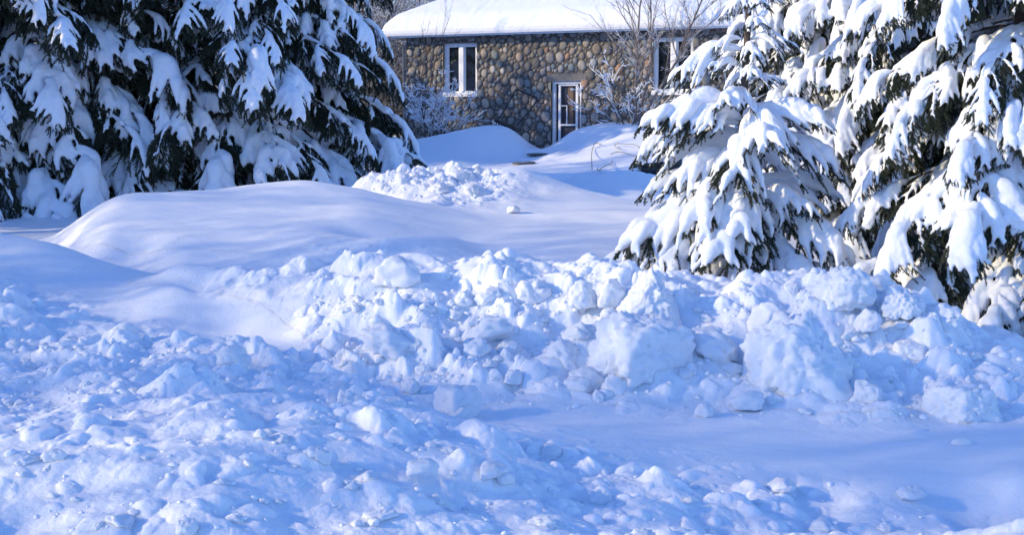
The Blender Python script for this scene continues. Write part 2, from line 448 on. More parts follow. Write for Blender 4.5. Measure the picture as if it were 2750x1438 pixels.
def clod_obj(me, x, y, z, s, rot, label, group=None):
    o = obj('snow_chunk', me, loc=(x, y, z))
    o.scale = (s, s, s) if np.isscalar(s) else s
    o.rotation_euler = rot
    return tag(o, label, 'snow chunk', group)
rnd = random.Random(5)
SPECIAL = [ # u, v(centre), radius in photo px, label, stretch x, z
 (1725, 915, 118, 'square cut block of packed snow with a bright flat left face, below the small spruce', 1.0, 0.95, 31),
 (1745, 785, 78, 'crumbly snow lump crowning the bank just above the square block', .9, 1.0, 32),
 (2150, 945, 122, 'tall pointed boulder of packed snow, the biggest on the bank', 1.15, 1.08, 33),
 (2600, 1055, 85, 'flat topped snow block at the foot of the bank, far right', 1.0, .85, 34),
 (2330, 860, 38, 'round snow ball on the bank to the right of the pointed boulder', 1, 1.0, 35),
 (2330, 1050, 45, 'knobbly snow lump between the pointed boulder and the flat topped block', .9, 1.1, 36),
 (2010, 1065, 42, 'pale lump at the foot of the bank, just left of the pointed boulder', 1.2, .8, 37),
 (1228, 1065, 52, 'smooth domed snow lump in shade at the bank foot, beside the churned slope', 1.0, 1.0, 38),
 (1380, 1010, 30, 'bright lump of snow at the bank foot, right of the smooth domed one', 1, .9, 39),
 (1378, 557, 17, 'single little snow lump lying on smooth snow behind the bank', 1.1, .8, 40),
 (2450, 1315, 36, 'lone tilted snow chunk on the flat lane at the lower right', 1.1, .7, 41),
 (2590, 1182, 24, 'small cluster lump out on the flat lane below the flat topped block', 1.3, .6, 42),
 (2270, 760, 75, 'rough snow lump on top of the bank beside the lowest spruce boughs', 1, .9, 43),
 (1890, 1100, 28, 'small lump standing at the bank foot, below the square block', .9, .9, 44),
 (620, 950, 45, 'bright snow lump at the upper edge of the churned slope', 1.2, .8, 45),
 (2060, 850, 60, 'ragged lump leaning on the upper left of the pointed boulder', 1.0, .9, 46),
 (2420, 800, 62, 'broken slab of snow at the right end of the bank top', 1.0, .9, 47),
 (1060, 720, 60, 'rounded snow hump on the crest of the bank, left of its dip', 1.1, .9, 48),
 (1565, 790, 40, 'upright oval snow lump on the bank left of the crumbly one', .8, 1.15, 49),
 (1640, 790, 42, 'upright oval lump touching the crumbly snow lump', .8, 1.15, 50),
 (1130, 1250, 40, 'rounded clump at the centre of the churned foreground', 1.2, .8, 51),
 (1320, 1245, 50, 'wide low clump in the churned foreground beside the flat lane', 1.4, .6, 52),
 (2100, 1290, 36, 'smooth oblong clump at the lane edge, lower right', 1.3, .6, 53),
]
CUTS = {31: [(-1,-.45,.12,.86),(.62,-.85,.05,.80),(.1,-.1,1,.88),(.2,.3,.9,.95),(.9,.6,.1,.9),(-.3,1,.1,.9),(-.5,-.3,-1,.8),(.3,-.6,-.9,.85),(-.5,-.4,.9,1.0)],
        33: [(-1,-.3,.10,.80),(.62,-.45,.75,.62),(-.12,-1,.35,.74),(-.45,-.2,1,.84),(.5,.9,.5,.75),(0,0,-1,.9),(.95,-.2,.05,.95),(-.6,-.8,-.1,.86),(.3,-.9,.9,.86)],
        34: [(-.9,-.6,.1,.85),(.2,-1,.05,.85),(.1,.1,1,.62),(.9,-.3,.25,.85),(0,1,.2,.9),(0,0,-1,.8)],
        32: [(-.9,-.3,.75,.62),(.8,-.2,.7,.66),(0,-1,.4,.75),(0,1,.6,.8),(0,0,-1,.7)],
        38: [(-.8,-.7,.1,.86),(.6,-.85,.05,.86),(.05,0,1,.85),(0,1,0,.9),(0,0,-1,.8)]}
for (u, v, rp, lb, sx, sz, sd_) in SPECIAL:
    rad0 = rp / F
    # stand the chunk where the sight line just under its centre meets the snow
    x, y = hit(u, min(v + rp * 0.75, 1436))
    s = rp * y / F
    big = rp > 60
    me = clod_mesh(sd_, 5 if big else 4, planes=9 if big else 8, soft=22 if big else 12, rough=0.17 if big else 0.15, squash=1.0, freq=2.6 if big else 2.0, cut=CUTS.get(sd_))
    g = bz(x, y)
    clod_obj(me, x, y + 0.25 * s, g + 0.34 * s * sz, (s * sx, s * .95, s * sz), (rnd.uniform(-.12, .12), rnd.uniform(-.12, .12), rnd.uniform(0, 6.28) if sd_ not in CUTS else 0.0), lb)
PROTO = [clod_mesh(100 + k, 4, planes=7 + k % 5, soft=9 + (k % 4) * 4, rough=0.17, squash=0.85, freq=2.4) for k in range(14)]
placed = 0
GR = {'bank': 'snow chunks strewn on the ploughed bank', 'fore': 'snow clumps on the churned foreground', 'left': 'snow clumps on the churned slope at left', 'ridge': 'snow lumps on the far ridge'}
LB = {'bank': 'small pale snow chunk lying on the face of the ploughed bank',
      'fore': 'rounded snow clump half sunk in the churned foreground snow',
      'left': 'small snow clump on the churned slope at left, above the near heap',
      'ridge': 'crumbly snow lump on the broken ridge behind the smooth mound'}
def scatter(key, n, box, smin, smax, rmin, seed):
    rs = random.Random(seed); k = 0; tries = 0
    while k < n and tries < n * 30:
        tries += 1
        u = rs.uniform(box[0], box[1]); v = rs.uniform(box[2], box[3])
        x, y = hit(u, v)
        g, r = base(np.array([x]), np.array([y]))
        if r[0] < rmin or rs.random() > r[0] + .1: continue
        s = smin * (smax / smin) ** (rs.random() ** 2.2)
        z = hz(x, y)
        clod_obj(PROTO[rs.randrange(len(PROTO))], x, y, z + s * rs.uniform(-.42, .05), (s * rs.uniform(.85, 1.3), s * rs.uniform(.85, 1.2), s * rs.uniform(.7, 1.05)),
                 (rs.uniform(-.5, .5), rs.uniform(-.5, .5), rs.uniform(0, 6.28)), LB[key], GR[key])
        k += 1
scatter('bank', 120, (900, 2750, 740, 1110), .035, .17, .4, 1)
scatter('left', 75, (0, 1200, 800, 1080), .022, .09, .5, 2)
scatter('fore', 70, (0, 2500, 1110, 1430), .018, .075, .4, 3)
scatter('ridge', 22, (1000, 1340, 450, 525), .05, .15, .4, 4)
# crumbs nobody could count
rs = np.random.RandomState(9)
cr_ = MB()
small = [clod(300 + k, 2, planes=6, soft=7, rough=0.1) for k in range(8)]
def crumbs(n, box, smin, smax, rmin):
    u = rs.uniform(box[0], box[1], n); v = rs.uniform(box[2], box[3], n)
    xy = np.array([hit(a, b) for a, b in zip(u, v)])
    b_, r_ = base(xy[:, 0], xy[:, 1]); z = height(xy[:, 0], xy[:, 1])
    for k in range(n):
        if r_[k] < rmin or rs.rand() > r_[k] + .15: continue
        V, Fc = small[rs.randint(8)]
        s = smin * (smax / smin) ** (rs.rand() ** 2)
        a = rs.uniform(0, 6.28); ca, sa = math.cos(a), math.sin(a)
        W = V @ np.array([[ca, sa, 0], [-sa, ca, 0], [0, 0, rs.uniform(.7, 1.1)]]) * s
        cr_.add(W + np.array([xy[k, 0], xy[k, 1], z[k] - s * .2]), Fc)
crumbs(1000, (850, 2750, 730, 1130), .010, .05, .2)
crumbs(900, (0, 1250, 790, 1100), .007, .032, .3)
crumbs(450, (0, 2750, 1100, 1438), .006, .026, .25)
crumbs(250, (1000, 1350, 450, 530), .015, .05, .3)
tag(cr_.build('snow_crumbs', M_CRUMB), 'loose crumbs of snow strewn over the bank and the churned foreground', 'snow crumbs', kind='stuff')
# ------------------------------------------------------------------ the stone house
ANG = math.atan2(-2.7, 5.64)
house = empty('stone_house', (-3.02, 37.75, 0.0), ANG)
tag(house, 'low fieldstone house with a snow covered roof and white windows', 'house')
HL, HD = 12.6, 7.5              # length, depth
Z0, ZE = 0.55, 4.02             # foot of the wall, underside of the eave
W1 = (1.21, 2.27, 2.36, 3.80)   # left window x0,x1,z0,z1
W2 = (7.44, 8.54, 2.36, 3.80)
DR = (4.56, 5.43, 0.62, 2.71)
OPEN = [W1, W2, DR]
rs = np.random.RandomState(21)
# river stones: packed by dart throwing, big ones first
sx, sz_, sr, ss, st_ = [], [], [], [], []
for rad, tries in ((.128, 350), (.104, 1500), (.084, 5000), (.066, 9000), (.048, 15000), (.032, 18000)):
    cx = rs.uniform(-0.1, HL + .1, tries); cz_ = rs.uniform(Z0 - .1, ZE + .1, tries); rd = rad * rs.uniform(.82, 1.15, tries)
    for a, b, r in zip(cx, cz_, rd):
        if sx:
            d = np.hypot(np.array(sx) - a, (np.array(sz_) - b) * .86)
            if (d < (np.array(sr) + r) * 0.95).any(): continue
        sx.append(a); sz_.append(b); sr.append(r); ss.append(rs.uniform(.86, 1.0)); st_.append(rs.normal() * .4)
sx, sz_, sr, ss, st_ = map(np.array, (sx, sz_, sr, ss, st_))
pal = np.array([(.30,.25,.20),(.36,.31,.25),(.24,.22,.19),(.20,.21,.21),(.27,.28,.28),(.17,.16,.15),(.40,.35,.29),(.30,.235,.18),(.30,.27,.24),(.22,.25,.24),(.44,.40,.35),(.32,.20,.135)])
pw = np.array([3,2.5,3,2.5,2,2,1.2,1.2,3,1.5,.8,.35]); pw /= pw.sum()
scol = pal[rs.choice(len(pal), len(sx), p=pw)] * rs.uniform(.62, 1.22, (len(sx), 1))
step = 0.0145
gx = np.arange(0, HL + step, step); gz = np.arange(Z0, ZE + step, step)
nx, nz = len(gx), len(gz)
GX, GZ = np.meshgrid(gx, gz)
best = np.full(GX.shape, 9.0); bid = np.zeros(GX.shape, int)
wob = .012 * perlin(np.stack([GX.ravel() * 9, GZ.ravel() * 9, np.zeros(GX.size)], 1)).reshape(GX.shape)
for k in range(len(sx)):
    r = sr[k] * 1.35
    i0, i1 = np.searchsorted(gx, [sx[k] - r, sx[k] + r]); j0, j1 = np.searchsorted(gz, [sz_[k] - r, sz_[k] + r])
    if i1 <= i0 or j1 <= j0: continue
    X_ = GX[j0:j1, i0:i1] - sx[k] + wob[j0:j1, i0:i1]; Z_ = GZ[j0:j1, i0:i1] - sz_[k] - wob[j0:j1, i0:i1]
    ca, sa = math.cos(st_[k]), math.sin(st_[k])
    a = (X_ * ca + Z_ * sa) / ss[k] ; b = (-X_ * sa + Z_ * ca) * .88
    d = np.sqrt(a * a + b * b) / sr[k]
    sub = best[j0:j1, i0:i1]; m = d < sub
    sub[m] = d[m]; bid[j0:j1, i0:i1][m] = k
hgt = np.where(best < 1, np.clip(1 - best ** 2.4, 0, 1) ** .5, 0) * (0.02 + .35 * sr[bid])
hgt += 0.004 * fbm(np.stack([GX.ravel() * 30, GZ.ravel() * 30, np.ones(GX.size)], 1), 2).reshape(GX.shape)
stone = np.clip((1.0 - best) / .10, 0, 1)[..., None]
mort = np.array([.10, .088, .076])
col = scol[bid] * stone + mort * (1 - stone)
vein = 1 + .28 * fbm(np.stack([GX.ravel() * 16, GZ.ravel() * 16, bid.ravel() * 3.3], 1), 3).reshape(GX.shape)
col = np.clip(col * vein[..., None], .01, .8)
Vw = np.stack([GX, -hgt, GZ], -1).reshape(-1, 3)
q = (np.arange(nz - 1)[:, None] * nx + np.arange(nx - 1)[None, :]).ravel()
Q = np.stack([q, q + 1, q + nx + 1, q + nx], 1)
cxq = GX.ravel()[Q].mean(1); czq = GZ.ravel()[Q].mean(1)
keep = np.ones(len(Q), bool)
for (a, b, c, d) in OPEN:
    keep &= ~((cxq > a) & (cxq < b) & (czq > c) & (czq < d))
keep &= ~((czq > ZE - .11) & (((cxq > W1[0]-.05) & (cxq < W1[1]+.05)) | ((cxq > W2[0]-.05) & (cxq < W2[1]+.05))))
keep &= ~((cxq > DR[0]-.12) & (cxq < DR[1]+.14) & (czq > DR[3]) & (czq < DR[3] + .20))
M_STONE = mat('fieldstone', rough=.8, attr='stone', bump=(60, .006, .5))
M_WALL = mat('plaster', (.30, .28, .25), .9, noise=(6, (.2, .19, .17), .4, .7))
M_WHITE = mat('white_paint', (.84, .85, .86), .5, noise=(12, (.74, .75, .77), .45, .75))
M_BLUEGREY = mat('grey_beam', (.20, .19, .18), .8, noise=(20, (.12, .115, .11), .4, .7), bump=(40, .005, .5))
M_GLASS = mat('window_glass', (.012, .014, .018), .03, spec=.9)
M_BLACK = mat('black_plastic', (.012, .012, .014), .45, noise=(15, (.03, .03, .032), .5, .8))
M_DARKIN = mat('inner_door', (.16, .105, .07), .6, noise=(8, (.10, .07, .05), .4, .7))
M_GLASSD = mat('door_glass', (.05, .05, .06), .05, spec=.5)
back_mb = MB()
back_mb.add(Vw, Q[keep], 0)
nb = len(Vw)
# the other three sides and the masonry behind the openings
def sheet(mb, pts, mi): mb.add(pts, [(0, 1, 2, 3)], mi)
sheet(back_mb, [(0, 0, Z0), (0, 0, ZE), (0, HD, ZE), (0, HD, Z0)], 1)
sheet(back_mb, [(HL, 0, Z0), (HL, HD, Z0), (HL, HD, ZE), (HL, 0, ZE)], 1)
sheet(back_mb, [(0, HD, Z0), (0, HD, ZE), (HL, HD, ZE), (HL, HD, Z0)], 1)
for (a, b, c, d) in OPEN:
    dp = .24
    sheet(back_mb, [(a, .0, c), (a, dp, c), (a, dp, d), (a, .0, d)], 1)
    sheet(back_mb, [(b, .0, d), (b, dp, d), (b, dp, c), (b, .0, c)], 1)
    sheet(back_mb, [(a, .0, d), (a, dp, d), (b, dp, d), (b, .0, d)], 1)
    sheet(back_mb, [(a, .0, c), (b, .0, c), (b, dp, c), (a, dp, c)], 1)
wall = back_mb.build('wall', [M_STONE, M_WALL], house)
at_ = wall.data.color_attributes.new('stone', 'FLOAT_COLOR', 'POINT')
cc = np.full((len(wall.data.vertices), 4), .3, np.float32); cc[:, 3] = 1
cc[:nb, :3] = col.reshape(-1, 3)
at_.data.foreach_set('color', cc.ravel())
def lintel(x0, x1, z0, z1, y):
    m = MB(); m.box(x0, x1, -y, .2, z0, z1); return m.build('lintel', M_BLUEGREY, wall, smooth=False)
lintel(W1[0]-.05, W1[1]+.05, ZE - .115, ZE, .02)
lintel(W2[0]-.05, W2[1]+.05, ZE - .115, ZE, .02)
lintel(DR[0]-.12, DR[1]+.14, DR[3], DR[3] + .20, .035)
def bars(mb, x0, x1, z0, z1, wd, y0, y1):
    mb.box(x0, x0 + wd, y0, y1, z0, z1); mb.box(x1 - wd, x1, y0, y1, z0, z1)
    mb.box(x0 + wd, x1 - wd, y0, y1, z0, z0 + wd); mb.box(x0 + wd, x1 - wd, y0, y1, z1 - wd, z1)
def window(W, lb):
    a, b, c, d = W
    f = MB()
    bars(f, a, b, c, d, .06, .08, .20)
    mid = (a + b) / 2
    f.box(mid - .06, mid + .06, .065, .20, c + .06, d - .06)
    for (p, q2) in ((a + .06, mid - .06), (mid + .06, b - .06)):
        bars(f, p, q2, c + .06, d - .06, .045, .105, .175)
    f.box(a - .02, b + .02, -.05, .098, c - .05, c + .03)
    fr = f.build('window', M_WHITE, house, smooth=False)
    for (p, q2) in ((a + .105, mid - .105), (mid + .105, b - .105)):
        g = MB(); g.box(p, q2, .150, .156, c + .105, d - .105)
        g.build('pane', M_GLASS, fr, smooth=False)
    s = MB()
    n = 14
    for k in range(n):
        x = a - .0 + (b - a) * (k + .5) / n
        V, Fc = ICO[2]
        h = .045 + .02 * math.sin(k * 2.1)
        s.add(V * np.array([(b - a) / n * .95, .07, h]) + np.array([x, .02, c + .03 + h * .3]), Fc)
    s.build('sill_snow', M_TSNOW, fr)
    return fr
window(W1, ''); wr = window(W2, '')
cu_ = MB()   # the pale curtain drawn aside behind the right window
for k in range(6):
    cu_.tube([(W2[0] + .11 + k * .05, .19, 2.46), (W2[0] + .11 + k * .058, .19, 3.1), (W2[0] + .11 + k * .075, .19, 3.7)], .028, 6)
# storm door
dm = MB()
a, b, c, d = DR
bars(dm, a, b, c, d, .07, .04, .15)
door = dm.build('door', M_WHITE, house, smooth=False)
lf = MB()
bars(lf, a + .15, b - .15, c + .07, d - .07, .06, .085, .14)
lf.box(a + .21, b - .21, .085, .14, 1.50, 1.55)
lf.box(a + .22, a + .40, .105, .135, 2.03, 2.055); lf.box(a + .375, a + .40, .105, .135, 1.55, 2.03)
lf.build('screen_frame', M_WHITE, door, smooth=False)
g = MB(); g.box(a + .07, b - .07, .165, .172, c + .07, d - .07); g.build('door_glass', M_GLASSD, door, smooth=False)
g = MB(); g.box(a + .40, a + .56, .155, .162, 1.56, d - .10); g.build('inner_panel', M_DARKIN, door, smooth=False)
hd = MB(); hd.box(b - .10, b - .072, .015, .06, 1.32, 1.52); hd.box(b - .11, b - .062, .045, .10, 1.28, 1.34); hd.build('handle', M_BLACK, door, smooth=False)
# roof: hipped, fascia and gutter, thick snow
OV, SL = .42, .50
rise = (HD / 2 + OV) * SL
rm = MB()
x0, x1, y0, y1 = -OV, HL + OV, -OV, HD + OV
ry = HD / 2; rx0, rx1 = x0 + HD / 2 + OV, x1 - HD / 2 - OV
def hip(mb, z, gxp, mi=0):
    V = [(x0-gxp, y0-gxp, z), (x1+gxp, y0-gxp, z), (x1+gxp, y1+gxp, z), (x0-gxp, y1+gxp, z), (rx0, ry, z + rise), (rx1, ry, z + rise)]
    mb.add(V, [(0, 1, 5, 4), (2, 3, 4, 5)], mi); mb.add(V, [(1, 2, 5), (3, 0, 4)], mi)
hip(rm, ZE + .175, 0.0)
roof = rm.build('roof', M_BLUEGREY, house, smooth=False)
fm = MB()
fm.box(x0, x1, y0 - .0, y0 + .03, ZE - .05, ZE + .17); fm.box(x0, x0 + .03, y0 + .03, y1, ZE - .05, ZE + .17); fm.box(x1 - .03, x1, y0 + .03, y1, ZE - .05, ZE + .17)
fm.box(x0 + .03, x1 - .03, y0 + .03, -.005, ZE - .012, ZE + .006)
fm.build('fascia', M_WHITE, roof, smooth=False)
gm = MB()
prof = [(0, .10), (-.10, .10), (-.115, .085), (-.11, .04), (-.085, .0), (0, 0)]
ny = len(prof)
Vg = [(x, y0 - .004 + p[0], ZE - .005 + p[1] * 1.6) for x in np.linspace(x0 - .02, x1 + .02, 40) for p in prof]
gm.add(Vg, [(i * ny + j, i * ny + j + 1, (i + 1) * ny + j + 1, (i + 1) * ny + j) for i in range(39) for j in range(ny - 1)])
gm.build('gutter', M_WHITE, roof, smooth=False)
dp_ = MB(); dp_.tube([(x0 + .10, y0 - .06, ZE), (x0 + .12, y0 - .05, ZE - .10), (-.06, -.06, ZE - .28), (-.06, -.06, Z0)], .035, 8); dp_.build('downpipe', M_WALL, roof)
# snow on the roof: a rounded sheet following the hip
NXs, NYs = 260, 130
ux = np.linspace(0, 1, NXs); uy = np.linspace(0, 1, NYs)
UX, UY = np.meshgrid(x0 - .07 + ux * (x1 - x0 + .14), y0 - .10 + uy * (y1 - y0 + .20))
edge = np.minimum(np.minimum(UX - (x0 - .07), (x1 + .07) - UX), np.minimum(UY - (y0 - .10), (y1 + .10) - UY))
thick = .30 * (1 - np.exp(-edge / .10)) * np.clip(1, 0, 1)
thick = .36 * np.sqrt(np.clip(1 - (1 - np.clip(edge / .42, 0, 1)) ** 2, 0, 1))
Pn = np.stack([UX.ravel(), UY.ravel(), np.zeros(UX.size)], 1)
UY = UY + np.where(UY < y0 + .35, .035 * fbm(np.stack([UX.ravel() * 1.3, np.zeros(UX.size), np.zeros(UX.size)], 1), 3).reshape(UX.shape), 0)
ZS = ZE + .155 + np.minimum(np.minimum(UX - x0, x1 - UX), np.minimum(UY - y0, y1 - UY)).clip(0) * SL + thick + .03 * fbm(Pn * .5, 2).reshape(UX.shape) * np.clip(edge / .3, 0, 1) + .012 * fbm(Pn * np.array([6, 2, 1]), 2).reshape(UX.shape)
Vs = np.stack([UX, UY, ZS], -1).reshape(-1, 3)
q = (np.arange(NYs - 1)[:, None] * NXs + np.arange(NXs - 1)[None, :]).ravel()
sm = MB(); sm.add(Vs, np.stack([q, q + 1, q + NXs + 1, q + NXs], 1))
sm.build('roof_snow', M_TSNOW, house)
cu_.build('curtain', M_WHITE, wr)

# ------------------------------------------------------------------ small things by the house
def loc_h(x, y, z):
    return Vector((-3.02, 37.75, 0)) + Vector((x * math.cos(ANG) - y * math.sin(ANG), x * math.sin(ANG) + y * math.cos(ANG), z))
# black scoop shovel stuck in the drift: its blade and bent tube handle
sp = at(1357, 350, 33.7)
scoop = empty('snow_scoop', (sp.x, sp.y, sp.z + .13), R(-12))
tag(scoop, 'black snow scoop with a bent tube handle, stuck in the drift beside the house door', 'snow scoop')
h = MB()
h.tube([(-.22, .0, .10), (.02, .05, .47), (.20, .13, .83), (.24, .15, .90), (.30, .15, .91), (.80, .12, .70), (.83, .11, .66), (.62, .06, .36), (.30, .0, .0)], .023, 7)
h.build('handle', M_BLACK, scoop)
bl = MB()
NB = 13
for i in range(NB - 1):
    pass
Vb = []
for i in range(NB):
    t = i / (NB - 1)
    for j in range(5):
        s_ = j / 4
        Vb.append((-.28 + .58 * t, -.10 * math.sin(s_ * 2.2) , .16 - .26 * t - s_ * .10 + .02))
bl.add(Vb, [(i * 5 + j, i * 5 + j + 1, (i + 1) * 5 + j + 1, (i + 1) * 5 + j) for i in range(NB - 1) for j in range(4)])
bo = bl.build('blade', M_BLACK, scoop)
so = bo.modifiers.new('thickness', 'SOLIDIFY'); so.thickness = .02
ic = MB()
for i in range(9):
    t = (i + .5) / 9
    ic.tube([(-.28 + .58 * t, -.09, .09 - .26 * t), (-.285 + .58 * t, -.095, .03 - .26 * t - .02 * (i % 3))], [.016, .004], 5)
ic.build('ice_teeth', M_TSNOW, bo)
# dark trough half buried at the foot of the right drift
tp = at(1765, 462, 24.6)
tub = empty('sled', (tp.x, tp.y, tp.z - .10), R(14))
tag(tub, 'dark plastic sled half buried in snow behind the small spruce', 'sled')
m = MB()
n1, n2 = 15, 12
Vt = []
for i in range(n1):
    t = i / (n1 - 1)
    wd = .24 * (1 - .5 * t ** 3); lift = .16 * t ** 3
    for j in range(n2):
        a_ = math.pi * (j / (n2 - 1))
        Vt.append((-.40 + .85 * t, -wd * math.cos(a_), .22 - .20 * math.sin(a_) ** .6 + lift))
m.add(Vt, [(i * n2 + j, i * n2 + j + 1, (i + 1) * n2 + j + 1, (i + 1) * n2 + j) for i in range(n1 - 1) for j in range(n2 - 1)])
hull = m.build('hull', M_BLACK, tub)
so = hull.modifiers.new('thickness', 'SOLIDIFY'); so.thickness = .02
m = MB(); m.tube([(-.42, -.24, .23), (.0, -.245, .24), (.3, -.20, .29), (.47, -.05, .37), (.47, .05, .37), (.3, .20, .29), (0, .245, .24), (-.42, .24, .23), (-.42, -.24, .23)], .022, 6)
m.build('rim', M_BLACK, tub)
m = MB()
for k in range(7):
    V, Fc = clod(700 + k, 3, planes=6, soft=6)
    m.add(V * np.array([.16, .12, .06]) + np.array([-.32 + .10 * k, (.08 if k % 2 else -.03), .15 + .012 * k]), Fc)
m.build('snow_fill', M_TSNOW, tub)
# dead tan stalks bent over on the right drift
M_STRAW = mat('straw', (.30, .24, .14), .8)
for pts, lb in (([(1590,460),(1588,425),(1592,400),(1602,390),(1615,394)], 'thin tan stalk bent into a hook on the drift beside the path, upper left one'),
                ([(1605,455),(1604,470),(1612,462),(1635,452),(1645,440)], 'thin tan stalk lying curled low on the drift beside the path'),
                ([(1640,420),(1660,412),(1690,424),(1715,432),(1726,420),(1722,402),(1708,394),(1690,398),(1665,396),(1645,392),(1655,402),(1668,408)], 'long tan stalk looped over the middle of the right drift')):
    W_ = []
    for (u, v) in pts:
        x, y = hit(u, v); W_.append((x, y, bz(x, y) + .03))
    W_ = np.array(W_)
    tt = np.linspace(0, len(W_) - 1, 40); Wd = np.stack([np.interp(tt, np.arange(len(W_)), W_[:, k]) for k in range(3)], 1)
    for _ in range(6): Wd[1:-1] = (Wd[:-2] + Wd[1:-1] * 2 + Wd[2:]) / 4
    Wd[:, 2] += .04 * np.abs(np.sin(np.linspace(0, 7, 40)))
    m = MB(); m.tube(Wd, .008, 5)
    tag(m.build('dry_stalk', M_STRAW), lb, 'stalk', 'dry stalks on the drift')
# flagstones showing through on the trodden path
for (u, v, sx_, lb) in ((1452, 416, .34, 'dark flagstone showing at the end of the trodden path by the house door'), (1418, 443, .22, 'dark wet flagstone edge under the left drift, nearest the yard'), (1392, 445, .16, 'small dark flagstone patch left of the other one under the drift')):
    x, y = hit(u, v)
    V, Fc = clod(800 + u, 3, planes=7, soft=10)
    m = MB(); m.add(V * np.array([sx_, .22, .05]), Fc)
    o = m.build('flagstone', M_BLUEGREY, loc=(x, y, hz(x, y) + .02)); tag(o, lb, 'flagstone')
# ------------------------------------------------------------------ snow-laden spruces
def remesh(V, Fc, voxel, smooth, noise_amp, name, mt, seed=0):
    me = mesh_np(name + '_raw', V, [Fc], mt)
    o = bpy.data.objects.new('tmp', me); C.objects.link(o)
    m = o.modifiers.new('r', 'REMESH'); m.mode = 'VOXEL'; m.voxel_size = voxel
    s = o.modifiers.new('s', 'SMOOTH'); s.factor = .5; s.iterations = smooth
    dg = bpy.context.evaluated_depsgraph_get()
    out = bpy.data.meshes.new_from_object(o.evaluated_get(dg))
    bpy.data.objects.remove(o); bpy.data.meshes.remove(me)
    n = len(out.vertices); co = np.empty(n * 3, np.float32); out.vertices.foreach_get('co', co); co = co.reshape(-1, 3)
    no = np.empty(n * 3, np.float32); out.vertices.foreach_get('normal', no); no = no.reshape(-1, 3)
    co = co + no * (noise_amp * fbm(co * 11.0 + seed, 2) + .45 * noise_amp * fbm(co * 36.0 + seed, 2))[:, None]
    out.vertices.foreach_set('co', co.astype(np.float32).ravel())
    out.polygons.foreach_set('use_smooth', np.ones(len(out.polygons), bool))
    if not out.materials: out.materials.append(mt)
    out.name = name; out.update()
    return out
BV, BF = ICO[2]
def needles(mb, P, T, rs, ln=.023, wd=.0045, per=1, up=0.35):
    """a needle or two at every point of P; T is the twig direction"""
    n = len(P) * per
    P = np.repeat(P, per, 0); T = np.repeat(T, per, 0)
    D = rs.normal(size=(n, 3)); D -= (D * T).sum(1)[:, None] * T; D /= np.linalg.norm(D, axis=1)[:, None] + 1e-9
    D = D * .85 + T * rs.uniform(.3, .9, (n, 1)); D[:, 2] -= .1
    D /= np.linalg.norm(D, axis=1)[:, None]
    S = np.cross(D, rs.normal(size=(n, 3))); S /= np.linalg.norm(S, axis=1)[:, None] + 1e-9
    L = ln * rs.uniform(.7, 1.25, (n, 1))
    V = np.stack([P - S * wd, P + S * wd, P + D * L], 1).reshape(-1, 3)
    mb.add(V, np.arange(n * 3).reshape(-1, 3), 1)
